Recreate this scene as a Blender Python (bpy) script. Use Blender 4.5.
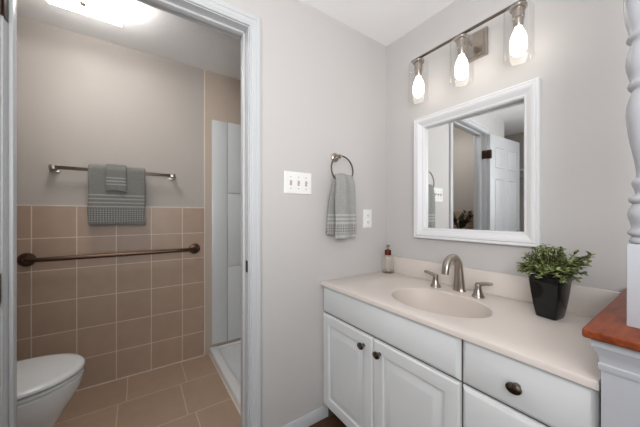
import bpy, bmesh, math, random
from mathutils import Vector, Matrix
random.seed(7)
PI = math.pi
for o in list(bpy.data.objects): bpy.data.objects.remove(o)
S = bpy.context.scene
COL = S.collection

# ------------------------------------------------------------------ camera, world, lights, exposure
cam_d = bpy.data.cameras.new('camera'); cam = bpy.data.objects.new('camera', cam_d); COL.objects.link(cam)
cam.location = (-1.3966, -1.2291, 1.1431)
cam.rotation_euler = (PI/2, 0, -math.radians(34.55))
cam_d.sensor_fit = 'HORIZONTAL'; cam_d.sensor_width = 36; cam_d.lens = 265.8/640*36
cam_d.shift_y = 1.5/640; cam_d.clip_start = .01
S.camera = cam

W = bpy.data.worlds.new('daylight'); S.world = W; W.use_nodes = True
W.node_tree.nodes['Background'].inputs[0].default_value = (.93, .96, 1, 1)
W.node_tree.nodes['Background'].inputs[1].default_value = .6

def area_light(name, loc, target, sx, sy, power, color=(1, 1, 1)):
    d = bpy.data.lights.new(name, 'AREA'); d.shape = 'RECTANGLE'; d.size = sx; d.size_y = sy
    d.energy = power; d.color = color
    o = bpy.data.objects.new(name, d); COL.objects.link(o); o.location = loc
    o.rotation_euler = (Vector(target)-Vector(loc)).to_track_quat('-Z', 'Y').to_euler()
    return o
area_light('room_fill', (-2.9, -2.1, 1.75), (-.4, -.5, 1.1), 1.5, 1.3, 17, (1, .995, .985))  # added soft fill behind the camera; no window is built there
fl = area_light('doorway_fill', (-1.40, -2.2, .6), (-1.30, .8, 2.25), 0.5, .5, 1.2, (1, .99, .98)); fl.data.spread = math.radians(60)  # added fill beamed through the doorway to brighten the toilet room ceiling
area_light('ceiling_fill', (-1.5, -1.6, 1.5), (-.85, -1.0, 2.28), .6, .6, 17, (1, .995, .99))  # added upward fill that brightens the ceiling, not a lamp of the room
BULB = 4.5           # radiance of the vanity bulbs
DIFFUSER = 15       # radiance of the ceiling fixture's glass

S.view_settings.view_transform = 'Standard'; S.view_settings.look = 'None'
S.view_settings.gamma = 1; S.view_settings.use_curve_mapping = False
S.view_settings.exposure = 0.16
S.render.film_transparent = False

# ------------------------------------------------------------------ materials
def lin(c):
    r = []
    for v in c:
        v /= 255
        r.append(v/12.92 if v <= .04045 else ((v+.055)/1.055)**2.4)
    return (*r, 1)

class NT:
    def __init__(s, name):
        s.m = bpy.data.materials.new(name); s.m.use_nodes = True
        s.t = s.m.node_tree; s.n = s.t.nodes; s.l = s.t.links
        s.b = s.n['Principled BSDF']
    def node(s, typ, **kw):
        x = s.n.new(typ)
        for k, v in kw.items(): setattr(x, k, v)
        return x
    def link(s, a, b): s.l.new(a, b)
    def math(s, op, a, b=None, c=None):
        x = s.node('ShaderNodeMath', operation=op)
        for i, v in enumerate((a, b, c)):
            if v is None: continue
            if isinstance(v, (int, float)): x.inputs[i].default_value = v
            else: s.link(v, x.inputs[i])
        return x.outputs[0]
    def mix(s, fac, a, b):
        x = s.node('ShaderNodeMix', data_type='RGBA')
        if isinstance(fac, (int, float)): x.inputs[0].default_value = fac
        else: s.link(fac, x.inputs[0])
        for i, v in ((6, a), (7, b)):
            if isinstance(v, tuple): x.inputs[i].default_value = v
            else: s.link(v, x.inputs[i])
        return x.outputs[2]
    def obj(s):
        return s.node('ShaderNodeTexCoord').outputs['Object']
    def noise(s, vec, scale, detail=2, rough=.5):
        x = s.node('ShaderNodeTexNoise'); x.inputs['Scale'].default_value = scale
        x.inputs['Detail'].default_value = detail; x.inputs['Roughness'].default_value = rough
        s.link(vec, x.inputs['Vector']); return x.outputs['Fac']
    def bump(s, h, strength=.2, dist=.002):
        x = s.node('ShaderNodeBump'); x.inputs['Strength'].default_value = strength
        x.inputs['Distance'].default_value = dist
        s.link(h, x.inputs['Height']); s.link(x.outputs[0], s.b.inputs['Normal'])
    def base(s, rough=.5, metal=0, spec=.5, color=None):
        s.b.inputs['Roughness'].default_value = rough; s.b.inputs['Metallic'].default_value = metal
        s.b.inputs['Specular IOR Level'].default_value = spec
        if color: s.b.inputs['Base Color'].default_value = lin(color)
        return s

def paint(name, color, rough=.6, var=.03, bump=.05, scale=60, spec=.4):
    t = NT(name).base(rough, 0, spec)
    v = t.obj()
    n = t.noise(v, 3, 3)
    c = lin(color); d = tuple(x*(1-var) for x in c[:3]) + (1,)
    t.link(t.mix(n, d, c), t.b.inputs['Base Color'])
    if bump: t.bump(t.noise(v, scale, 3), bump, .002)
    return t.m

def metal(name, color, rough=.3):
    t = NT(name).base(rough, 1)
    v = t.obj(); n = t.noise(v, 220, 2)
    c = lin(color)
    t.link(t.mix(n, tuple(x*.85 for x in c[:3])+(1,), c), t.b.inputs['Base Color'])
    return t.m

def emit(name, color, strength):
    t = NT(name).base(.4, 0, .3, color)
    t.b.inputs['Emission Color'].default_value = lin(color)
    t.b.inputs['Emission Strength'].default_value = strength
    return t.m

def thin_glass(name, tint=(254, 254, 254), gloss=.06, edge=.62):
    t = NT(name); t.n.remove(t.b)
    tr = t.node('ShaderNodeBsdfTransparent'); tr.inputs[0].default_value = lin(tint)
    gl = t.node('ShaderNodeBsdfGlossy'); gl.inputs['Roughness'].default_value = .03
    lw = t.node('ShaderNodeLayerWeight'); lw.inputs[0].default_value = .12
    f = t.math('MULTIPLY_ADD', lw.outputs['Facing'], edge, gloss)
    mx = t.node('ShaderNodeMixShader'); t.link(f, mx.inputs[0])
    t.link(tr.outputs[0], mx.inputs[1]); t.link(gl.outputs[0], mx.inputs[2])
    t.link(mx.outputs[0], t.n['Material Output'].inputs[0])
    return t.m

def tile(name, axes, size, off, color, grout, mortar=.0028, rough=.35, stagger=0.0, var=.10):
    t = NT(name).base(rough, 0, .5)
    sep = t.node('ShaderNodeSeparateXYZ'); t.link(t.obj(), sep.inputs[0])
    cmb = t.node('ShaderNodeCombineXYZ')
    for i, a in enumerate(axes):
        t.link(t.math('ADD', sep.outputs[a], off[i]), cmb.inputs[i])
    br = t.node('ShaderNodeTexBrick'); br.offset = stagger; br.offset_frequency = 2; br.squash = 1
    br.inputs['Scale'].default_value = 1; br.inputs['Brick Width'].default_value = size[0]
    br.inputs['Row Height'].default_value = size[1]; br.inputs['Mortar Size'].default_value = mortar
    br.inputs['Mortar Smooth'].default_value = .1; br.inputs['Bias'].default_value = 0
    c = lin(color)
    br.inputs['Color1'].default_value = c
    br.inputs['Color2'].default_value = tuple(x*(1-var) for x in c[:3])+(1,)
    br.inputs['Mortar'].default_value = lin(grout)
    t.link(cmb.outputs[0], br.inputs['Vector'])
    n = t.noise(t.obj(), 14, 4)
    mm = t.node('ShaderNodeMix', data_type='RGBA', blend_type='MULTIPLY'); mm.inputs[0].default_value = 1
    t.link(br.outputs['Color'], mm.inputs[6])
    t.link(t.mix(n, (.88, .88, .88, 1), (1.06, 1.06, 1.06, 1)), mm.inputs[7])
    t.link(mm.outputs[2], t.b.inputs['Base Color'])
    t.bump(t.math('SUBTRACT', 1, br.outputs['Fac']), .5, .002)
    return t.m

def towel_mat(name, color, light, bands, checks, hem, period=.02):
    t = NT(name).base(.95, 0, .15)
    v = t.obj(); sep = t.node('ShaderNodeSeparateXYZ'); t.link(v, sep.inputs[0]); z = sep.outputs[2]
    def between(a, b):
        return t.math('MULTIPLY', t.math('GREATER_THAN', z, a), t.math('LESS_THAN', z, b))
    m = None
    for a, b in bands + [hem]:
        k = between(a, b); m = k if m is None else t.math('MAXIMUM', m, k)
    n = t.noise(v, 190, 3, .75); n2 = t.noise(v, 22, 3)
    c = lin(color)
    col = t.mix(n, tuple(x*.4 for x in c[:3])+(1,), tuple(min(1, x*1.6) for x in c[:3])+(1,))
    col = t.mix(t.math('MULTIPLY', n2, .35), col, tuple(x*.75 for x in c[:3])+(1,))
    col = t.mix(t.math('MULTIPLY', m, .5), col, lin(light))
    mp = t.node('ShaderNodeMapping'); mp.inputs['Rotation'].default_value = (0, PI/4, 0); t.link(v, mp.inputs[0])
    sp = t.node('ShaderNodeSeparateXYZ'); t.link(mp.outputs[0], sp.inputs[0])
    sx = t.math('SINE', t.math('MULTIPLY', sp.outputs[0], 2*PI/period)); sz = t.math('SINE', t.math('MULTIPLY', sp.outputs[2], 2*PI/period))
    ck = t.math('MULTIPLY', t.math('GREATER_THAN', t.math('MULTIPLY', sx, sz), .0), between(*checks))
    col = t.mix(t.math('MULTIPLY', between(*checks), .3), col, lin(light)); col = t.mix(t.math('MULTIPLY', ck, .75), col, tuple(x*.42 for x in c[:3])+(1,))
    t.link(col, t.b.inputs['Base Color'])
    t.bump(t.math('ADD', n, t.math('MULTIPLY', m, .6)), .7, .004)
    return t.m

M = {}
M['wall'] = paint('wall_paint_warm_white', (197, 194, 192), .55, .02, .05, 40)
M['wall_bath'] = paint('wall_paint_beige', (175, 168, 161), .6, .03, .08, 40)
M['wall_alcove'] = paint('wall_paint_taupe', (186, 171, 156), .6, .05, .08, 40)
M['ceiling'] = paint('ceiling_paint', (248, 248, 249), .8, .01, .04, 60)
M['ceiling_bath'] = paint('textured_ceiling', (238, 238, 238), .9, .08, .9, 55)
M['trim'] = paint('trim_gloss_white', (197, 199, 201), .3, .01, .0)
M['frame'] = paint('frame_satin_white', (222, 222, 224), .35, .01, 0)
M['cabinet'] = paint('cabinet_thermofoil_white', (222, 224, 225), .32, .01, .02, 120)
M['cabinet_dark'] = paint('cabinet_gap_brown', (96, 82, 72), .7, .1, .05)
M['post'] = paint('post_gloss_white', (185, 187, 193), .25, .01, 0)
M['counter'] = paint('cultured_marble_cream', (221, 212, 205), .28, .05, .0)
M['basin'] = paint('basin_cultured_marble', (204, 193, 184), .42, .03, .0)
M['porcelain'] = paint('porcelain', (214, 215, 214), .12, .01, 0)
M['plate'] = paint('switch_plate_plastic', (236, 236, 234), .3, .01, 0)
M['toggle'] = paint('shaded_toggle', (196, 184, 174), .35, .02, 0)  # tan puts the shadows on the white toggles into their colour
M['slot'] = paint('dark_slot', (60, 52, 46), .6, .05, 0)
M['nickel'] = metal('brushed_nickel', (176, 166, 156), .28)
M['bronze'] = metal('dark_nickel', (118, 108, 100), .32)
M['hinge'] = metal('aged_bronze_hinge', (70, 52, 40), .4)
M['pewter'] = metal('pewter_knob', (120, 110, 100), .25)
M['copper'] = metal('copper_collar', (120, 62, 44), .35)
M['black_gloss'] = paint('black_glazed_ceramic', (16, 15, 15), .12, .1, 0)
M['soil'] = paint('dark_moss', (32, 34, 22), .9, .4, .5, 80)
M['stem'] = paint('brown_stem', (66, 58, 36), .8, .2, .1)
M['surround'] = paint('shower_acrylic', (206, 209, 210), .18, .01, .0)
M['pan'] = paint('shower_pan_acrylic', (222, 223, 223), .3, .01, .0)
M['caulk'] = paint('caulk', (214, 203, 192), .6, .02, 0)
M['bulb'] = emit('lit_bulb', (255, 247, 234), BULB)
M['diffuser'] = emit('lit_diffuser', (255, 252, 249), DIFFUSER)
M['glass'] = thin_glass('clear_shade_glass')
M['bottle_glass'] = thin_glass('clear_bottle_glass', (253, 253, 252), .04, .4)
M['tile_wall'] = tile('brown_wall_tile', (0, 2), (.2045, .2), (1.923, 0), (176, 152, 133), (214, 197, 182))
M['tile_side'] = tile('brown_side_tile', (1, 2), (.2045, .2), (-1.09, 0), (176, 152, 133), (214, 197, 182))
M['tile_floor'] = tile('brown_floor_tile', (0, 1), (.335, .335), (1.115, -.4515), (174, 149, 128), (204, 180, 158), .003, .45, .12)
t = NT('brown_carpet').base(.95, 0, .1); v = t.obj()
n = t.noise(v, 240, 4, .8); t.link(t.mix(n, lin((58, 38, 26)), lin((128, 96, 74))), t.b.inputs['Base Color']); t.bump(n, 1, .01)
M['carpet'] = t.m
t = NT('mirror_silver').base(.01, 1, .5, (244, 246, 246)); M['mirror'] = t.m
t = NT('cherry_wood').base(.34, 0, .28); v = t.obj()
mp = t.node('ShaderNodeMapping'); mp.inputs['Scale'].default_value = (2.2, 16, 16); mp.inputs['Rotation'].default_value = (0, 0, .12); t.link(v, mp.inputs[0])
n = t.noise(mp.outputs[0], 3.2, 6, .62); n2 = t.noise(v, 9, 3)
cr = t.node('ShaderNodeValToRGB'); t.link(n, cr.inputs[0])
cr.color_ramp.elements[0].position = .3; cr.color_ramp.elements[0].color = lin((86, 37, 20))
cr.color_ramp.elements[1].position = .72; cr.color_ramp.elements[1].color = lin((160, 82, 48))
t.link(t.mix(t.math('MULTIPLY', n2, .4), cr.outputs[0], lin((120, 56, 32))), t.b.inputs['Base Color']); M['wood'] = t.m
def leaf_mat(name, a, b):
    t = NT(name).base(.45, 0, .4)
    g = t.node('ShaderNodeNewGeometry')
    cr = t.node('ShaderNodeValToRGB'); t.link(g.outputs['Random Per Island'], cr.inputs[0])
    cr.color_ramp.elements[0].color = lin(a); cr.color_ramp.elements[1].color = lin(b)
    t.link(cr.outputs[0], t.b.inputs['Base Color']); return t.m
M['leaf'] = leaf_mat('boxwood_leaf', (34, 48, 20), (176, 188, 122))
M['leaf_dark'] = leaf_mat('dark_olive_leaf', (22, 26, 18), (62, 66, 46))

# ------------------------------------------------------------------ mesh helpers
class MB:
    """collects shapes into one mesh"""
    def __init__(s): s.bm = bmesh.new()
    def grid(s, rows, closed_u=False, closed_v=False, flip=False):
        vs = [[s.bm.verts.new(p) for p in r] for r in rows]
        n, m = len(vs), len(vs[0])
        for i in range(n if closed_v else n-1):
            for j in range(m if closed_u else m-1):
                q = [vs[i][j], vs[i][(j+1) % m], vs[(i+1) % n][(j+1) % m], vs[(i+1) % n][j]]
                if flip: q.reverse()
                try: s.bm.faces.new(q)
                except ValueError: pass
        return vs
    def cap(s, ring, flip=False):
        q = list(ring)
        if flip: q.reverse()
        try: s.bm.faces.new(q)
        except ValueError: pass
    def box(s, a, b, bev=0, seg=2, mat=None):
        a, b = Vector(a), Vector(b)
        lo = Vector([min(a[i], b[i]) for i in range(3)]); hi = Vector([max(a[i], b[i]) for i in range(3)])
        t = bmesh.new(); bmesh.ops.create_cube(t, size=1)
        for v in t.verts: v.co = Vector([lo[i]+(v.co[i]+.5)*(hi[i]-lo[i]) for i in range(3)])
        if bev: bmesh.ops.bevel(t, geom=list(t.edges), offset=bev, segments=seg, profile=.5, affect='EDGES')
        if mat is not None: bmesh.ops.transform(t, matrix=mat, verts=t.verts)
        s._take(t); return s
    def _take(s, t):
        d = bpy.data.meshes.new('tmp'); t.to_mesh(d); t.free(); s.bm.from_mesh(d); bpy.data.meshes.remove(d)
    def lathe(s, prof, center=(0, 0, 0), seg=32, axis='z', scale=(1, 1), mat=None):
        """prof: [(r, h)] ; open ends with r>0 are capped"""
        rows = []
        for r, h in prof:
            row = []
            for k in range(seg):
                a = 2*PI*k/seg; x, y = r*math.cos(a)*scale[0], r*math.sin(a)*scale[1]
                p = {'z': (x, y, h), 'y': (x, h, -y), 'x': (h, y, -x)}[axis]
                p = Vector(p)
                if mat is not None: p = mat @ p
                row.append(p+Vector(center))
            rows.append(row)
        vs = s.grid(rows, closed_u=True)
        s.cap(vs[0], True); s.cap(vs[-1])
        return s
    def tube(s, pts, rad, seg=14, caps=True, closed=False, flat=(1, 1), up=(0, 0, 1)):
        pts = [Vector(p) for p in pts]; n = len(pts)
        if not isinstance(rad, (list, tuple)): rad = [rad]*n
        rows = []; prev = None
        for i, p in enumerate(pts):
            a = pts[(i-1) % n] if (closed or i > 0) else p; b = pts[(i+1) % n] if (closed or i < n-1) else p
            d = (b-a).normalized()
            if prev is None:
                u = Vector(up)
                if abs(u.dot(d)) > .95: u = Vector((1, 0, 0))
                x = d.cross(u).normalized()
            else:
                x = (prev - d*prev.dot(d)).normalized()
            prev = x; y = d.cross(x)
            rows.append([p + (x*math.cos(2*PI*k/seg)*flat[0] + y*math.sin(2*PI*k/seg)*flat[1])*rad[i] for k in range(seg)])
        vs = s.grid(rows, closed_u=True, closed_v=closed)
        if caps and not closed: s.cap(vs[0], True); s.cap(vs[-1])
        return s
    def build(s, name, mat, parent=None, smooth=35, loc=None):
        bmesh.ops.remove_doubles(s.bm, verts=s.bm.verts, dist=1e-6)
        bmesh.ops.recalc_face_normals(s.bm, faces=s.bm.faces)
        d = bpy.data.meshes.new(name)
        if loc is not None: bmesh.ops.translate(s.bm, verts=s.bm.verts, vec=-Vector(loc))
        s.bm.to_mesh(d); s.bm.free()
        if mat: d.materials.append(M[mat] if isinstance(mat, str) else mat)
        if smooth:
            for p in d.polygons: p.use_smooth = True
            d.set_sharp_from_angle(angle=math.radians(smooth))
        o = bpy.data.objects.new(name, d); COL.objects.link(o)
        if loc is not None: o.location = loc
        if parent is not None: o.parent = parent
        return o

def tag(o, label, cat, group=None):
    o['label'] = label; o['category'] = cat
    if group: o['group'] = group
    return o
def empty(name, label, cat, loc=(0, 0, 0), group=None, rz=0):
    o = bpy.data.objects.new(name, None); COL.objects.link(o); o.location = loc; o.rotation_euler.z = rz
    o.empty_display_size = .05
    return tag(o, label, cat, group)
def struct(o, label=None, cat=None):
    o['kind'] = 'structure'
    if label: o['label'] = label
    if cat: o['category'] = cat
    return o
def copy_tree(o, parent=None):
    c = o.copy(); COL.objects.link(c)
    if parent is not None: c.parent = parent
    for ch in list(o.children): copy_tree(ch, c)
    return c
def bx(name, a, b, mat, parent=None, bev=0):
    return MB().box(a, b, bev).build(name, mat, parent)
def panel(mb, u0, u1, v0, v1, prof, f, back=-.018):
    """rectangular slab with nested contour profile [(inset, depth)]; f maps (u,v,d) to 3D"""
    rings = [(0, back)] + prof
    rows = []
    for i, d in rings:
        rows.append([f(u0+i, v0+i, d), f(u1-i, v0+i, d), f(u1-i, v1-i, d), f(u0+i, v1-i, d)])
    vs = mb.grid(rows, closed_u=True)
    mb.cap(vs[0], True); mb.cap(vs[-1])
def sweep_rect(mb, u0, u1, v0, v1, prof, f, closed=True):
    """mitred frame; prof [(outset from the rectangle, depth)], a closed section"""
    rows = []
    for o, d in prof:
        if closed: rows.append([f(u0-o, v0-o, d), f(u1+o, v0-o, d), f(u1+o, v1+o, d), f(u0-o, v1+o, d)])
        else: rows.append([f(u0-o, v0, d), f(u0-o, v1+o, d), f(u1+o, v1+o, d), f(u1+o, v0, d)])
    vs = mb.grid(rows, closed_u=closed, closed_v=True)
    if not closed:
        mb.cap([r[0] for r in vs]); mb.cap([r[-1] for r in vs], True)

# ------------------------------------------------------------------ the setting
DX0, DX1, DZ = -1.737, -.963, 2.033       # doorway
YB, CB, CH = 1.096, 2.33, 2.286
struct(bx('floor', (-3.0, -3.2, -.06), (.1, .05, 0), 'carpet'))
struct(bx('floor_bath', (-2.34, .05, -.06), (.1, 1.2, 0), 'tile_floor'))
struct(bx('ceiling', (-3.1, -3.2, CH), (.1, .0, CH+.06), 'ceiling'))
struct(bx('ceiling_alcove', (-3.1, .0, CH), (-2.34, .9, CH+.06), 'ceiling'))
struct(bx('ceiling_bath', (-2.34, .11, CB), (.1, 1.2, CB+.06), 'ceiling_bath'))
w = MB(); w.box((-2.34, 0, 0), (DX0-.02, .11, CB)).box((DX1+.02, 0, 0), (0, .11, CB)).box((DX0-.02, 0, DZ+.02), (DX1+.02, .11, CB))
struct(w.build('wall_front', 'wall', smooth=0))
w = MB(); w.box((0, -3.2, 0), (.1, -.80, CB)).box((0, -.29, 0), (.1, 1.2, CB)).box((0, -.80, 0), (.1, -.29, 1.05)).box((0, -.80, 1.67), (.1, -.29, CB))
struct(w.build('wall_right', 'wall', smooth=0))
struct(bx('wall_back', (-2.34, YB, 0), (-.94, 1.2, CB), 'wall_bath'))
al = struct(bx('wall_alcove', (-.94, YB-.003, 0), (0, 1.2, CB), 'wall_alcove'))
struct(bx('trim_1', (-.946, YB-.004, 0), (-.938, YB, CB), 'caulk'))
struct(bx('wall_left_bath', (-2.34, .11, 0), (-2.24, YB, CB), 'wall_bath'))
struct(bx('wall_left', (-3.1, -1.2, 0), (-3.0, .9, CH), 'wall_bath'))
struct(bx('wall_alcove_end', (-3.0, .8, 0), (-2.34, .9, CH), 'wall_bath'))
struct(bx('wall_back_tile', (-2.24, YB-.008, 0), (-.948, YB, 1.203), 'tile_wall'))
struct(bx('wall_left_tile', (-2.24, .11, 0), (-2.232, YB-.008, 1.203), 'tile_side'))
struct(bx('trim_2', (-2.24, YB-.0095, 1.2), (-.948, YB, 1.206), 'caulk'))
struct(bx('trim_3', (-2.23, YB-.012, 0), (-.948, YB-.008, .006), 'caulk'))
# doorway: jamb with stop, casing, strike plate
j = MB()
for x, s in ((DX1, 1), (DX0, -1)):
    j.box((x, 0, 0), (x+s*.02, .11, DZ+.02))
    j.box((x-s*.011, .04, 0), (x, .075, DZ), .003)
j.box((DX0, 0, DZ), (DX1, .11, DZ+.02)); j.box((DX0, .04, DZ-.011), (DX1, .075, DZ), .003)
jamb = struct(j.build('trim_4', 'trim'))
st = MB(); st.box((DX1-.002, .006, .87), (DX1, .03, .925)); st.build('strike_plate', 'hinge', jamb)
st = MB(); st.box((DX0, .002, 1.757), (DX0+.003, .034, 1.847), .001); st.box((DX0-.012, -.006, 1.757), (DX0+.004, .003, 1.847), .001); st.build('hinge_plate', 'hinge', jamb)
cs = MB()
prof = [(.004, 0), (.004, .009), (.009, .012), (.014, .0095), (.018, .012), (.034, .0135), (.038, .017), (.05, .018), (.057, .015), (.06, .011), (.06, 0)]
sweep_rect(cs, DX0, DX1, 0, DZ, prof, lambda u, v, d: (u, -d, v), closed=False)
struct(cs.build('trim_5', 'trim', smooth=25))
cs = MB(); sweep_rect(cs, DX0, DX1, 0, DZ, prof, lambda u, v, d: (u, .11+d, v), closed=False)
struct(cs.build('trim_6', 'trim', smooth=25))
bb = MB(); bb.grid([[(x, 0, 0), (x, -.012, 0), (x, -.012, .046), (x, -.009, .054), (x, -.006, .062), (x, 0, .062)] for x in (DX1+.061, -.5)], closed_u=True)
struct(bb.build('baseboard_front', 'trim'))
bb = MB(); bb.grid([[(x, 0, 0), (x, -.012, 0), (x, -.012, .046), (x, -.009, .054), (x, -.006, .062), (x, 0, .062)] for x in (-2.34, DX0-.061)], closed_u=True)
struct(bb.build('baseboard_left', 'trim'))

# open six panel door, folded back against the wall (seen in the mirror)
door = bpy.data.objects.new('door_1', None); COL.objects.link(door); struct(door)
door.location = (DX0-.004, -.03, 0); door.rotation_euler.z = -math.radians(173)
dl = MB()
def dpan(mb, side):
    w_, cols = .70, ((.10, .315), (.385, .60)); rws = ((.2, .8), (.93, 1.55), (1.66, 1.9))
    y0 = -.0175 if side < 0 else .0175
    for c0, c1 in cols:
        for r0, r1 in rws:
            sweep_rect(mb, c0+.02, c1-.02, r0+.02, r1-.02, [(.02, 0), (.014, .006), (.006, .006), (0, 0)], lambda u, v, d: (u, y0+side*d, v))
            panel(mb, c0+.03, c1-.03, r0+.03, r1-.03, [(0, .0), (.02, .005)], lambda u, v, d: (u, y0+side*d, v), back=-.002)
dl.box((0, -.0175, .012), (.70, .0175, 2.02), .002); dpan(dl, -1); dpan(dl, 1)
dl.build('door_leaf', 'trim', door)
for z in (.25, .92, 1.80):
    h_ = MB(); h_.lathe([(.0065, z-.046), (.0065, z+.046)], (-.004, .022, 0), 12); h_.box((-.004, .0178, z-.045), (.03, .0195, z+.045)); h_.box((-.006, -.02, z-.045), (-.004, .022, z+.045))
    h_.build('hinge', 'hinge', door)
for s in (-1, 1):
    k = MB(); k.lathe([(.03, 0), (.03, .004), (.012, .008), (.011, .03), (.02, .036), (.027, .046), (.026, .056), (.016, .063), (.001, .065)], (.64, s*.0175, .93), 24, 'y', mat=Matrix.Diagonal((1, s, 1)))
    k.build('door_knob', 'hinge', door)

# ------------------------------------------------------------------ vanity cabinet
FX = lambda u, v, d: (-.518-d, u, v)
van = empty('vanity_cabinet', 'long white vanity cabinet with raised panel doors and drawers below the sink', 'cabinet', (-.26, -.545, 0))
def vpart(mb, name, mat, parent=van, smooth=30):
    o = mb.build(name, mat, None, smooth); o.parent = parent
    base = Vector(parent.location) if parent is van else Vector((0, 0, 0))
    if parent is van: o.matrix_parent_inverse = Matrix.Translation(-base)
    return o
c = MB()
c.box((-.517, -1.091, .08), (-.502, -.003, .748)); c.box((-.502, -1.091, .0), (-.022, -1.076, .748)); c.box((-.502, -.018, 0), (-.022, -.003, .748))
c.box((-.502, -1.076, .08), (-.022, -.018, .095)); c.box((-.032, -1.076, .095), (-.022, -.018, .748)); c.box((-.45, -1.076, 0), (-.435, -.018, .08))
vpart(c, 'cabinet_body', 'cabinet_dark')
slab = [(0, .006), (.002, .009), (.011, .0165), (.014, .018)]
raised = [(0, .010), (.002, .014), (.006, .0175), (.010, .018), (.048, .018), (.053, .0165), (.058, .011), (.064, .010), (.070, .011), (.088, .0165), (.094, .0175), (.100, .0175)]
def pull(name_parent, y, z):
    k = MB(); k.lathe([(.008, 0), (.0065, .003), (.0055, .012), (.007, .015), (.015, .018), (.0165, .021), (.0155, .026), (.010, .029), (.0005, .030)], (0, 0, 0), 28, 'x', scale=(1, 1.0), mat=Matrix.Diagonal((-1, 1.18, .92)))
    o = k.build('knob', 'pewter', None); o.location = (-.536, y, z); o.parent = name_parent
    return o
c = MB(); panel(c, -.775, -.006, .601, .747, slab, FX, back=0); vpart(c, 'false_drawer_front', 'cabinet')
for y0, y1, ky in ((-.387, -.006, -.335), (-.775, -.393, -.432)):
    c = MB(); panel(c, y0, y1, .084, .594, raised, FX, back=0); d_ = vpart(c, 'door', 'cabinet')
    pull(d_, ky, .545)
for z0, z1 in ((.601, .747), (.345, .594), (.084, .338)):
    c = MB(); panel(c, -1.0905, -.782, z0, z1, slab, FX, back=0); d_ = vpart(c, 'drawer', 'cabinet')
    pull(d_, -.934, (z0+z1)/2)

# countertop with integrated oval basin
vt = empty('sink_counter', 'cream cultured marble vanity top with oval sink and low backsplash', 'counter', (0, 0, 0))
ZC = .77; SX, SY, SA, SB = -.318, -.562, .155, .212
X0, X1, Y0, Y1 = -.548, -.001, -1.094, -.001
N = 160
angs = [2*PI*k/N for k in range(N)]
for cxx, cyy in ((X0, Y0), (X0, Y1), (X1, Y0), (X1, Y1)):
    a = math.atan2(cyy-SY, cxx-SX) % (2*PI); i = min(range(N), key=lambda k: abs(angs[k]-a)); angs[i] = a
def rect_pt(a, ins=0):
    c_, s_ = math.cos(a), math.sin(a)
    ts = []
    if c_ > 1e-9: ts.append((X1-SX)/c_)
    if c_ < -1e-9: ts.append((X0-SX)/c_)
    if s_ > 1e-9: ts.append((Y1-SY)/s_)
    if s_ < -1e-9: ts.append((Y0-SY)/s_)
    t_ = min(ts); x, y = SX+c_*t_, SY+s_*t_
    return (min(max(x, X0+ins), X1-ins), min(max(y, Y0+ins), Y1-ins))
def ell(a, k):
    c_, s_ = math.cos(a), math.sin(a); r = 1/math.sqrt((c_/SA)**2+(s_/SB)**2)
    return SX+c_*r*k, SY+s_*r*k
rows = []
for ins, z in ((0, ZC-.020), (0, ZC-.006), (.0018, ZC-.002), (.006, ZC)):
    rows.append([(*rect_pt(a, ins), z) for a in angs])
mid = []
for a in angs:
    e = ell(a, 1.05); r = rect_pt(a, .006); mid.append(((e[0]+r[0])/2, (e[1]+r[1])/2, ZC))
rows.append(mid)
rim = [(1.05, 0), (1.02, -.0006), (1.0, -.003)]
for k, z in rim: rows.append([(*ell(a, k), ZC+z) for a in angs])
c = MB(); c.grid(rows, closed_u=True); ct = c.build('countertop', 'counter', vt, 40)
bowl = [(1.0, -.003), (.985, -.008), (.96, -.02), (.92, -.04), (.85, -.066), (.74, -.094), (.58, -.114), (.4, -.126), (.2, -.132), (.1, -.134)]
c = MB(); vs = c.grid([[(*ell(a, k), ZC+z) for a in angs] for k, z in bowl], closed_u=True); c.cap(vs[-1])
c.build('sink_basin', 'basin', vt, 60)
c = MB(); c.lathe([(.024, -.003), (.024, 0), (.02, .002), (.012, .001), (.001, .0)], (SX, SY, ZC-.133), 28); c.build('drain', 'nickel', vt)
c = MB(); c.box((-.02, -1.094, ZC-.001), (-.001, -.001, .874), .004); c.build('backsplash', 'counter', vt)

# ------------------------------------------------------------------ faucet
fa = empty('faucet', 'brushed nickel widespread faucet with arched spout behind the sink', 'faucet', (0, 0, 0))
FXX, FY = -.085, -.538
sp = MB()
pts, rad = [], []
for z, r_ in ((0, .0275), (.003, .0275), (.006, .0255), (.015, .0238), (.035, .0222), (.06, .0206), (.085, .0190), (.105, .0178)):
    pts.append((FXX-.05*z, FY, ZC+z)); rad.append(r_)
R_ = .060; xq = pts[-1][0]
for k in range(1, 19):
    a = PI*k/18*.94
    pts.append((xq-R_+R_*math.cos(a), FY, ZC+.105+R_*math.sin(a)*1.12)); rad.append(.0178-.0024*k/18)
pts.append((pts[-1][0]-.003, FY, pts[-1][2]-.022)); rad.append(.0148)
sp.tube(pts, rad, 20, flat=(1.14, .80), up=(1, 0, 0))
sp.build('spout', 'nickel', fa, 50)
for y, s, x in ((-.430, 1, -.115), (-.640, -1, -.115)):
    h_ = MB(); h_.lathe([(.0265, 0), (.0265, .003), (.0245, .006), (.0195, .018), (.0155, .032), (.0130, .046), (.0140, .052), (.0135, .058), (.009, .063), (.001, .064)], (x, y, ZC), 26)
    hb = h_.build('faucet_handle', 'nickel', fa, 50)
    l_ = MB(); l_.tube([(x, y-s*.008, ZC+.056), (x, y+s*.012, ZC+.060), (x-.003, y+s*.03, ZC+.066), (x-.006, y+s*.054, ZC+.070), (x-.007, y+s*.061, ZC+.0705)], [.0125, .012, .0105, .0105, .006], 14, flat=(1, .72))
    l_.build('lever', 'nickel', hb, 50)

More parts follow.
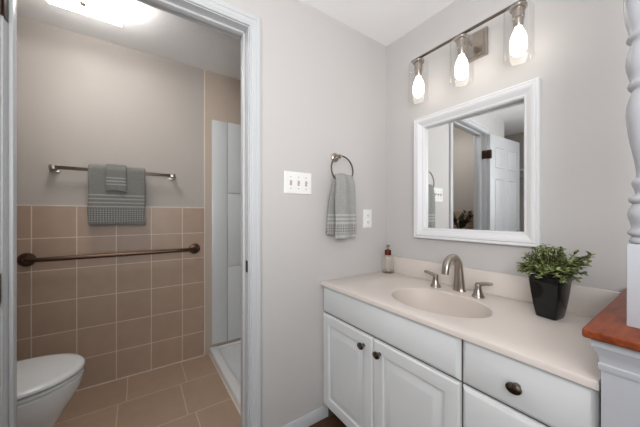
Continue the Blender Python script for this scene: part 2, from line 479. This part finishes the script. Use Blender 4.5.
# ------------------------------------------------------------------ soap bottle
so = empty('soap_dispenser', 'clear glass soap bottle with copper collar and pump in the counter corner', 'soap dispenser', (-.06, -.062, ZC))
b = MB(); b.lathe([(.034, 0), (.039, .003), (.0395, .01), (.0395, .092), (.036, .106), (.022, .113), (.0165, .116), (.0165, .122)], (0, 0, 0), 32); b.build('bottle', 'bottle_glass', so)
b = MB(); b.lathe([(.0375, .0025), (.0375, .018), (.001, .0181)], (0, 0, 0), 28); b.build('liquid_soap', thin_glass('clear_soap', (252, 250, 248), .02, .1), so)
b = MB(); b.lathe([(.0185, .116), (.0205, .118), (.0205, .146), (.0185, .148), (.010, .149), (.009, .152)], (0, 0, 0), 28); b.build('collar', 'copper', so)
b = MB(); b.lathe([(.005, .15), (.005, .166), (.0115, .167), (.0115, .178), (.006, .181)], (0, 0, 0), 20); b.tube([(0, 0, .173), (-.02, -.012, .174), (-.032, -.02, .168)], [.0048, .0042, .0035], 12); b.build('pump_head', 'nickel', so)

# ------------------------------------------------------------------ potted plant on the counter
def leaf(mb, p, d, n, L, w_):
    d = d.normalized(); s = d.cross(n)
    if s.length < 1e-4: s = d.cross(Vector((1, 0, 0)))
    s.normalize(); n = s.cross(d)
    rows = []
    for t_, ww in ((0, .15), (.3, .9), (.6, 1), (.85, .6), (1, .06)):
        c0 = p + d*(L*t_) - n*(L*.22*t_*t_)
        rows.append([c0 - s*(w_*ww/2) + n*w_*.12*ww, c0, c0 + s*(w_*ww/2) + n*w_*.12*ww])
    mb.grid(rows)
pl = empty('potted_plant', 'small bushy green plant in glossy black tapered square pot', 'plant', (-.153, -.905, ZC), rz=math.radians(-10))
b = MB()
def sq(h_, z, r=.006):
    ring = []
    for cx_, cy_, a0 in ((1, 1, 0), (-1, 1, 90), (-1, -1, 180), (1, -1, 270)):
        for k in range(4):
            a = math.radians(a0+30*k); ring.append((cx_*(h_-r)+r*math.cos(a), cy_*(h_-r)+r*math.sin(a), z))
    return ring
prof_ = [(.026, 0), (.0300, .002), (.032, .008), (.0375, .045), (.0425, .09), (.0460, .128), (.0475, .148), (.0470, .1505), (.0440, .1505), (.042, .142)]
vs = b.grid([sq(h_, z) for h_, z in prof_], closed_u=True); b.cap(vs[0], True); b.cap(vs[-1]); b.build('planter', 'black_gloss', pl, 40)
b = MB(); b.lathe([(.042, .141), (.034, .150), (.017, .157), (.001, .158)], (0, 0, 0), 20); b.build('moss', 'soil', pl)
lv, stm = MB(), MB()
def sprig(p0, p2, lift, n, leaves, L, w_, r_stem=.0012):
    p1 = (p0+p2)/2+Vector((0, 0, lift))
    q = [p0.lerp(p1, t_).lerp(p1.lerp(p2, t_), t_) for t_ in [k/n for k in range(n+1)]]
    stm.tube(q, r_stem, 5)
    for k in range(2, n+1):
        t_ = (q[k]-q[k-1]).normalized()
        for m_ in range(leaves if k < n else leaves+2):
            aa = random.uniform(0, 2*PI)
            side = Vector((math.cos(aa), math.sin(aa), random.uniform(-.35, .9)))
            leaf(lv, q[k]+t_*random.uniform(-.004, .004), t_*.6+side, Vector((random.uniform(-.5, .5), random.uniform(-.5, .5), 1)), random.uniform(.8, 1.15)*L, random.uniform(.8, 1.15)*w_)
for i in range(150):
    a = random.uniform(0, 2*PI); el = math.asin(random.uniform(.02, 1))
    r_ = random.uniform(.72, 1.0)
    d = Vector((math.cos(a)*math.cos(el)*.086-.006, math.sin(a)*math.cos(el)*.086+.006, math.sin(el)*.116-.004))*r_
    p0 = Vector((math.cos(a)*.025, math.sin(a)*.025, .150))
    sprig(p0, Vector((d.x, d.y, .152+d.z)), .012, 5, 3, .0142, .0080)
for i in range(15):
    a = math.radians(random.uniform(-85, -40)); r_ = random.uniform(.07, .104)
    sprig(Vector((.01, -.02, .15)), Vector((math.cos(a)*r_, math.sin(a)*r_, .155+random.uniform(.02, .085))), .02, 8, 3, .0155, .0085)
lv.build('foliage', 'leaf', pl, 0); stm.build('stems', 'stem', pl)

# ------------------------------------------------------------------ mirror
mi = empty('wall_mirror', 'rectangular wall mirror in a white stepped frame above the sink', 'mirror', (0, -.84, 1.36))
YM = lambda u, v, d: (-d, u+.84, v-1.36)
b = MB(); sweep_rect(b, -.780, -.294, 1.068, 1.654, [(o_*.92, d_) for o_, d_ in [(0, -.012), (0, .011), (.006, .016), (.012, .0165), (.03, .028), (.04, .034), (.046, .035), (.05, .0315), (.056, .034), (.062, .033), (.065, .028), (.065, 0), (.008, 0), (.008, -.012)]], YM)
b.build('frame', 'frame', mi, 25)
b = MB(); b.grid([[YM(-.798, 1.055, -.0285), YM(-.292, 1.055, -.009)], [YM(-.798, 1.665, -.0285), YM(-.292, 1.665, -.009)]]); b.build('mirror_glass', 'mirror', mi)

# ------------------------------------------------------------------ vanity light
vl = empty('vanity_light', 'three bulb brushed nickel bar light with clear glass shades above mirror', 'wall light', (0, -.57, 1.98))
def lp(mb, name, mat, parent=None, sm=35):
    o = mb.build(name, mat, None, sm); o.parent = parent or vl
    o.matrix_parent_inverse = Matrix.Translation(-Vector(vl.location)); return o
LX = -.13
b = MB(); b.box((-.016, -.635, 1.918), (0, -.513, 2.05), .003); b.box((-.022, -.622, 1.931), (-.016, -.526, 2.037), .002); lp(b, 'backplate', 'nickel')
b = MB(); b.tube([(-.02, -.572, 1.985), (-.06, -.572, 1.99), (-.10, -.572, 1.995), (LX, -.572, 1.999)], .007, 12, flat=(1.2, .8)); lp(b, 'arm', 'nickel')
b = MB(); b.box((LX-.006, -.845, 1.994), (LX+.006, -.295, 2.004), .002); lp(b, 'bar', 'bronze')
for y in (-.338, -.572, -.800):
    s_ = MB(); s_.lathe([(.0505, 1.772), (.0505, 1.965), (.047, 1.972), (.022, 1.975)], (LX, y, 0), 40)
    sh = bpy.data.objects.new('lamp_shade', None)
    g = s_.bm; vs = [f for f in g.faces if len(f.verts) > 4]
    bmesh.ops.delete(g, geom=vs, context='FACES_ONLY')
    sh = lp(s_, 'lamp_shade', 'glass')
    e_ = MB(); e_.tube([(LX+.0505*math.cos(2*PI*k/40), y+.0505*math.sin(2*PI*k/40), 1.772) for k in range(40)], .0014, 6, closed=True); lp(e_, 'shade_rim', 'glass', vl)
    s_ = MB(); s_.lathe([(.008, 1.996), (.008, 1.985), (.03, 1.983), (.03, 1.974), (.021, 1.972), (.021, 1.935), (.0175, 1.932), (.0165, 1.908), (.0125, 1.900)], (LX, y, 0), 28); lp(s_, 'socket', 'nickel')
    s_ = MB(); s_.lathe([(.0125, 1.9005), (.014, 1.892), (.0235, 1.872), (.0295, 1.845), (.0285, 1.815), (.021, 1.795), (.010, 1.786), (.001, 1.784)], (LX, y, 0), 28); lp(s_, 'light_bulb', 'bulb')

# ------------------------------------------------------------------ switch plate, outlet
sw = empty('light_switch', 'white three gang toggle light switch plate on the wall', 'light switch', (-.692, 0, 1.312))
b = MB(); panel(b, -.083, .083, -.058, .058, [(0, .003), (.004, .006)], lambda u, v, d: (u, -d, v), back=0); b.build('plate', 'plate', sw)
for x in (-.046, 0, .046):
    b = MB(); b.box((x-.006, -.0068, -.013), (x+.006, -.0058, .013)); b.box((x-.0042, -.016, -.002), (x+.0042, -.006, .010), .0015); b.build('toggle', 'toggle', sw)
    b = MB(); b.box((x-.0065, -.0064, -.014), (x+.0065, -.0060, -.003)); b.build('toggle_slot', 'slot', sw)
    for z in (-.03, .03):
        b = MB(); b.lathe([(.003, 0), (.003, .0012), (.001, .0015)], (x, -.006, z), 12, 'y', mat=Matrix.Diagonal((1, -1, 1))); b.build('screw', 'nickel', sw)
ou = empty('electrical_outlet', 'white duplex electrical outlet plate beside the hanging hand towel', 'outlet', (-.183, 0, 1.119))
b = MB(); panel(b, -.036, .036, -.0585, .0585, [(0, .003), (.004, .006)], lambda u, v, d: (u, -d, v), back=0); b.build('plate', 'plate', ou)
for z in (-.02, .02):
    b = MB(); b.lathe([(.0165, 0), (.0165, .0015), (.0155, .002), (.001, .002)], (0, -.006, z), 24, 'y', scale=(1, .86), mat=Matrix.Diagonal((1, -1, 1))); r_ = b.build('receptacle', 'plate', ou)
    b = MB()
    for x in (-.006, .006): b.box((x-.0012, -.0086, z-.004), (x+.0012, -.0078, z+.006))
    b.box((-.002, -.0086, z-.011), (.002, -.0078, z-.007)); b.build('slots', 'slot', r_)

# ------------------------------------------------------------------ towel ring and hand towel
tr = empty('towel_ring', 'round brushed nickel towel ring mounted on the wall', 'towel ring', (-.447, 0, 1.478))
b = MB(); b.lathe([(.026, 0), (.026, .006), (.022, .010), (.012, .014), (.010, .045), (.012, .052), (.008, .06), (.001, .061)], (0, 0, 0), 28, 'y', mat=Matrix.Diagonal((1, -1, 1))); b.build('mount', 'nickel', tr)
b = MB(); b.tube([(.008+.078*math.sin(2*PI*k/48), -.056-.006*(1-math.cos(2*PI*k/48)), -.078+.078*math.cos(2*PI*k/48)) for k in range(48)], .0045, 10, closed=True); b.build('ring', 'bronze', tr)

M['towel_ring'] = towel_mat('grey_terry_hand', (160, 160, 158), (206, 206, 204), [(1.138, 1.148), (1.116, 1.126), (1.094, 1.104)], (1.042, 1.082), (1.012, 1.030))
M['towel_bath'] = towel_mat('grey_terry_bath', (126, 126, 121), (184, 184, 180), [(1.268, 1.278), (1.244, 1.253), (1.219, 1.228), (1.194, 1.203)], (1.094, 1.181), (1.066, 1.080))
M['towel_face'] = towel_mat('grey_terry_face', (124, 124, 120), (184, 184, 180), [(1.382, 1.391), (1.361, 1.370), (1.340, 1.349)], (0, .1), (1.297, 1.306))

def cloth(name, rows, mat, thick, label, cat, sub=1):
    mb = MB(); mb.grid(rows)
    o = mb.build(name, mat, None, 180)
    s_ = o.modifiers.new('thickness', 'SOLIDIFY'); s_.thickness = thick; s_.offset = 0
    s2 = o.modifiers.new('smooth', 'SUBSURF'); s2.levels = sub; s2.render_levels = sub
    return tag(o, label, cat)
# path over the ring: back bottom -> up -> over -> front bottom : (y, z, centre x, half width)
key = [(-.024, 1.03, -.452, .073), (-.026, 1.14, -.446, .071), (-.034, 1.25, -.440, .067), (-.046, 1.325, -.440, .060),
       (-.056, 1.364, -.437, .060), (-.066, 1.371, -.436, .060), (-.076, 1.362, -.435, .060), (-.083, 1.318, -.433, .064), (-.085, 1.25, -.431, .069), (-.084, 1.14, -.428, .072), (-.082, 1.01, -.426, .075)]
rows = []
NK = 44
for i in range(NK+1):
    f = i/NK*(len(key)-1); k = min(int(f), len(key)-2); t_ = f-k
    y, z, cx_, hw = [key[k][q]*(1-t_)+key[k+1][q]*t_ for q in range(4)]
    front = f > 5
    row = []
    for m_ in range(25):
        u = -1+2*m_/24
        amp = .0045 if front else .004
        fold = amp*math.sin(u*5.2+(.6 if front else 2.2)+z*4) + .006*(u*u)*(1 if front else -1)
        dip = -.005*(u*u) if 3.2 < f < 7 else 0
        row.append((cx_+hw*u + .002*math.sin(z*30), y+fold, z+dip+(.004*math.sin(u*3) if i in (0, NK) else 0)))
    rows.append(row)
cloth('hand_towel', rows, 'towel_ring', .015, 'grey terry hand towel hanging through the round towel ring', 'towel')

# ------------------------------------------------------------------ towel bar, towels, grab bar
tb = empty('towel_bar', 'straight square nickel towel bar on the beige wall', 'towel bar', (-1.5, YB, 1.436))
b = MB(); b.box((-.325, -.077, -.010), (.325, -.061, .010), .002); b.build('bar', 'bronze', tb)
for x in (-.322, .322):
    b = MB(); b.box((x-.024, -.009, -.024), (x+.024, 0, .024), .003); b.box((x-.014, -.083, -.014), (x+.014, -.008, .014), .003); b.build('bracket', 'nickel', tb)
def hang(x0, x1, yc, zc, r, zf, zb, wav, nu=26, ph=0):
    path = []
    for k in range(12): path.append((yc+r, zb+(zc-zb)*k/12))
    for k in range(11): a = PI*k/10; path.append((yc+r*math.cos(a), zc+r*math.sin(a)))
    for k in range(1, 19): path.append((yc-r-.002*k/18, zc+(zf-zc)*k/18))
    rows = []
    for y, z in path:
        s_ = min(1, max(0, (zc-z)/(zc-zf)))
        rows.append([(x0+(x1-x0)*m_/nu + (.004*s_*math.sin(z*25) if m_ in (0, nu) else 0), y + wav*s_*math.sin(m_/nu*7+ph+z*3) - (.012*s_*abs(2*m_/nu-1)**4 if y < yc else 0)*-1, z+.003*math.sin(m_/nu*4)*s_) for m_ in range(nu+1)])
    return rows
cloth('bath_towel', hang(-1.655, -1.348, YB-.069, 1.440, .022, 1.074, 1.11, .004), 'towel_bath', .018, 'large grey bath towel folded over the straight towel bar', 'towel')
cloth('washcloth', hang(-1.565, -1.455, YB-.069, 1.434, .041, 1.300, 1.315, .003, 14, 1), 'towel_face', .014, 'small grey washcloth draped over the middle of the bath towel', 'towel')
gb = empty('grab_bar', 'long bronze grab bar mounted across the brown wall tiles', 'grab bar', (-1.48, YB-.008, .875))
pts = [(-.462, 0, 0), (-.462, -.03, 0), (-.455, -.048, 0), (-.435, -.058, 0)] + [(-.435+.87*k/8, -.06, 0) for k in range(1, 8)] + [(.435, -.058, 0), (.455, -.048, 0), (.462, -.03, 0), (.462, 0, 0)]
b = MB(); b.tube(pts, .0135, 16); b.build('bar', metal('oil_rubbed_bronze', (104, 84, 72), .34), gb)
for x in (-.462, .462):
    b = MB(); b.lathe([(.041, 0), (.041, .006), (.037, .011), (.018, .014), (.016, .02)], (x, 0, 0), 28, 'y', mat=Matrix.Diagonal((1, -1, 1))); b.build('flange', gb.children[0].data.materials[0], gb)

# ------------------------------------------------------------------ toilet
to = empty('toilet', 'white toilet with closed lid against the tiled side wall', 'toilet', (-2.0, .47, .008))
TX = -2.0; TIP = -1.604; YC = .47
def egg(x_tip, x_back, hw, z, n=48):
    """elongated outline: round front, squarer back"""
    ring = []
    xc = x_tip-(x_tip-x_back)*.47
    for k in range(n):
        a = 2*PI*k/n; c_, s_ = math.cos(a), math.sin(a)
        if c_ >= 0: x = xc+(x_tip-xc)*c_; y = hw*s_
        else:
            e = .62
            x = xc-(xc-x_back)*abs(c_)**e; y = hw*math.copysign(abs(s_)**.8, s_)
        ring.append((x-TX, y, z))
    return ring
b = MB()
vs = b.grid([egg(TIP-.12, -2.16, .12, 0), egg(TIP-.115, -2.16, .12, .03), egg(TIP-.125, -2.15, .108, .1), egg(TIP-.10, -2.13, .115, .18), egg(TIP-.062, -2.11, .148, .25), egg(TIP-.030, -2.10, .172, .30), egg(TIP-.014, -2.10, .180, .335), egg(TIP-.008, -2.10, .183, .36), egg(TIP-.004, -2.10, .185, .383), egg(TIP-.013, -2.10, .178, .390)], closed_u=True)
b.cap(vs[0], True); b.cap(vs[-1]); b.box((-.22, -.11, 0), (-.08, .11, .37), .02); b.box((-.22, -.10, -.008), (.05, .10, .03), .01); b.build('bowl', 'porcelain', to, 50)
b = MB(); vs = b.grid([egg(TIP-.012, -2.06, .176, .392), egg(TIP-.004, -2.06, .182, .396), egg(TIP-.004, -2.06, .182, .406), egg(TIP-.012, -2.06, .176, .409)], closed_u=True); b.cap(vs[0], True); b.cap(vs[-1]); b.build('seat', 'porcelain', to, 50)
b = MB(); vs = b.grid([egg(TIP-.006, -2.055, .18, .414), egg(TIP, -2.055, .186, .418), egg(TIP, -2.055, .186, .426), egg(TIP-.006, -2.05, .181, .432), egg(TIP-.03, -2.05, .16, .436)], closed_u=True); b.cap(vs[0], True); b.cap(vs[-1]); b.build('lid', 'porcelain', to, 50)
b = MB(); b.box((-.228, -.215, .37), (-.055, .215, .735), .02, 3); b.build('tank', 'porcelain', to)
b = MB(); b.box((-.231, -.225, .735), (-.045, .225, .765), .01, 3); b.build('tank_lid', 'porcelain', to)
b = MB(); b.lathe([(.012, 0), (.012, .012)], (-.055, .15, .66), 16, 'x'); b.tube([(-.04, .15, .66), (-.036, .12, .655), (-.036, .08, .648)], .006, 10); b.build('flush_lever', 'nickel', to)
# dark branches in a small vase on the tank, seen in the mirror
va = empty('branch_vase', 'dark leafy branches in a small black vase on the toilet tank', 'plant', (TX-.13, .44, .765))
b = MB(); b.lathe([(.03, 0), (.042, .02), (.046, .06), (.03, .11), (.02, .14), (.024, .155)], (0, 0, 0), 24); b.build('vase', 'black_gloss', va)
lv, stm = MB(), MB()
for i in range(16):
    a = random.uniform(-1.2, 1.4)+PI/2*random.choice((0, 1, 2, 3)); p0 = Vector((0, 0, .15)); r_ = random.uniform(.04, .17)
    p2 = Vector((math.cos(a)*r_*.6, math.sin(a)*r_, .15+random.uniform(.12, .28))); p1 = (p0+p2)/2+Vector((0, 0, .04))
    q = [p0.lerp(p1, t_).lerp(p1.lerp(p2, t_), t_) for t_ in [k/10 for k in range(11)]]
    stm.tube(q, .0022, 5)
    for k in range(3, 11):
        for m_ in range(3):
            aa = random.uniform(0, 2*PI); t_ = (q[k]-q[k-1]).normalized()
            leaf(lv, q[k], t_+Vector((math.cos(aa), math.sin(aa), .2)), Vector((random.uniform(-1, 1), random.uniform(-1, 1), 1)), random.uniform(.03, .045), .014)
lv.build('foliage', 'leaf_dark', va, 0); stm.build('stems', 'stem', va)

# ------------------------------------------------------------------ ceiling light of the toilet room
cl = empty('ceiling_light', 'lit square frosted glass ceiling light with small center knob', 'ceiling light', (-1.62, .54, CB))
b = MB(); panel(b, -.09, .09, -.09, .09, [(0, .02), (.004, .03)], lambda u, v, d: (u, v, -d), back=0); b.build('canopy', 'trim', cl)
rows = []
NG = 16
for i in range(NG+1):
    row = []
    for k in range(NG+1):
        u, v_ = -1+2*i/NG, -1+2*k/NG
        row.append((u*.152, v_*.152, -.095-.028*(1-max(abs(u), abs(v_))**2.4)+.0*u))
    rows.append(row)
b = MB(); b.grid(rows)
b.grid([[(-.152, -.152, -.095), (.152, -.152, -.095), (.152, .152, -.095), (-.152, .152, -.095)], [(-.154, -.154, -.078), (.154, -.154, -.078), (.154, .154, -.078), (-.154, .154, -.078)]], closed_u=True)
b.build('diffuser', 'diffuser', cl, 40)
b = MB(); b.lathe([(.013, -.121), (.014, -.126), (.012, -.134), (.007, -.139), (.001, -.14)], (0, 0, 0), 20); b.build('finial', 'nickel', cl)

# ------------------------------------------------------------------ shower
sh = empty('shower_pan', 'white shower pan with raised curb beside the tiled wall', 'shower pan', (-.9, .6, 0))
b = MB(); b.box((-.006, -.49, 0), (.052, .488, .052), .006, 3); b.build('curb', 'pan', sh)
b = MB(); b.box((.052, -.49, 0), (.865, .483, .03), .004); b.box((.052, .462, .03), (.865, .483, .05), .006); b.build('pan_floor', 'pan', sh)
b = MB(); b.box((-.014, -.49, 0), (-.005, .488, .007), .002); b.build('caulk_line', 'caulk', sh)
su = empty('shower_surround', 'glossy white shower wall surround panels with tile grooves', 'shower surround', (-.5, YB, 0))
b = MB(); b.box((-.387, -.012, .07), (-.262, -.003, 1.933), .004); b.build('edge_panel', 'surround', su)
for x0, x1 in ((-.258, .38),):
    for z0, z1 in ((.07, .70), (.704, 1.327), (1.331, 1.933)):
        b = MB(); b.box((x0, -.012, z0), (x1, -.003, z1), .002); b.build('tile_panel', 'surround', su)
b = MB(); b.box((.37, -.97, .07), (.38, -.0125, 1.933), .002); b.build('side_panel', 'surround', su)
b = MB(); b.box((-.3, -.97, .07), (.38, -.96, 1.933), .002); b.build('near_panel', 'surround', su)

# ------------------------------------------------------------------ half wall, wood ledge, turned post
hw = empty('half_wall', 'white half wall with crown moulding beside the vanity end', 'half wall', (-.28, -1.18, 0))
b = MB(); b.box((-.282, -.083, 0), (.279, .081, .875)); b.build('wall_panel', 'post', hw)
b = MB()
prof_ = [(.0, .806), (.003, .806), (.0045, .812), (.0045, .819), (.002, .822), (.003, .830), (.006, .842), (.011, .852), (.012, .855), (.0145, .857), (.015, .875), (0, .875)]
rows = []
for o_, z in prof_:
    rows.append([(.279, -.083-o_, z), (-.282-o_, -.083-o_, z), (-.282-o_, .081+min(o_, .9*o_), z), (.279, .081+o_*.9, z)])
b.grid(rows); b.build('crown_moulding', 'post', hw, 30)
wl = MB(); wl.box((-.594, -1.285, .8755), (-.001, -1.074, .896), .005, 3)
tag(wl.build('wood_ledge', 'wood', None), 'reddish brown polished wood ledge capping the half wall', 'ledge')
po = empty('turned_post', 'tall white turned wooden post standing on the wood ledge', 'post', (-.456, -1.1735, .896))
Z0 = .896
b = MB(); b.box((-.045, -.045, 0), (.045, .045, 1.079-Z0), .003); b.build('base_block', 'post', po)
sil = [(.040, 1.079), (.0455, 1.081), (.0465, 1.085), (.0440, 1.090), (.0415, 1.094), (.0470, 1.098), (.0490, 1.103), (.0450, 1.109), (.0425, 1.113), (.0440, 1.124), (.0475, 1.136), (.0485, 1.145), (.0465, 1.155), (.0420, 1.165), (.0410, 1.168), (.0460, 1.173), (.0475, 1.178), (.0450, 1.183), (.0375, 1.188), (.0362, 1.192), (.0385, 1.202), (.0410, 1.209), (.0425, 1.216), (.0400, 1.222), (.0350, 1.228),
       (.0352, 1.24), (.0378, 1.264), (.0400, 1.278), (.0440, 1.302), (.0475, 1.328), (.0500, 1.352), (.0512, 1.372), (.0500, 1.392), (.0460, 1.410), (.0420, 1.422), (.0415, 1.426), (.0465, 1.430), (.0485, 1.436), (.0470, 1.442), (.0440, 1.446), (.0470, 1.460), (.0505, 1.476), (.0515, 1.488), (.0505, 1.502), (.0460, 1.520), (.0425, 1.532), (.0450, 1.537), (.0500, 1.542), (.0490, 1.548), (.0455, 1.553),
       (.0475, 1.565), (.0525, 1.59), (.0545, 1.615), (.0545, 1.64), (.0520, 1.67), (.0470, 1.70), (.0430, 1.72), (.0480, 1.726), (.0500, 1.733), (.0470, 1.74), (.0430, 1.746), (.0500, 1.78), (.0512, 1.80), (.0480, 1.84), (.0420, 1.90), (.0370, 1.95), (.0350, 1.97), (.0420, 1.98), (.0450, 1.99), (.0420, 2.0), (.04, 2.01)]
b = MB(); b.lathe([(r, z-Z0) for r, z in sil], (0, 0, 0), 48); b.build('turned_shaft', 'post', po, 60)
b = MB(); b.box((-.045, -.045, 2.01-Z0), (.045, .045, CH-Z0), .003); b.build('top_block', 'post', po)

# closet shelf seen in the mirror
cs = empty('closet_shelf', 'white closet shelf on the beige wall beyond the open door', 'shelf', (-3.0, .3, 1.72))
b = MB(); b.box((0, -.5, 0), (.30, .5, .018), .002); b.build('shelf_board', 'trim', cs)
b = MB(); b.box((0, -.5, -.05), (.018, .5, 0)); b.build('cleat', 'trim', cs)
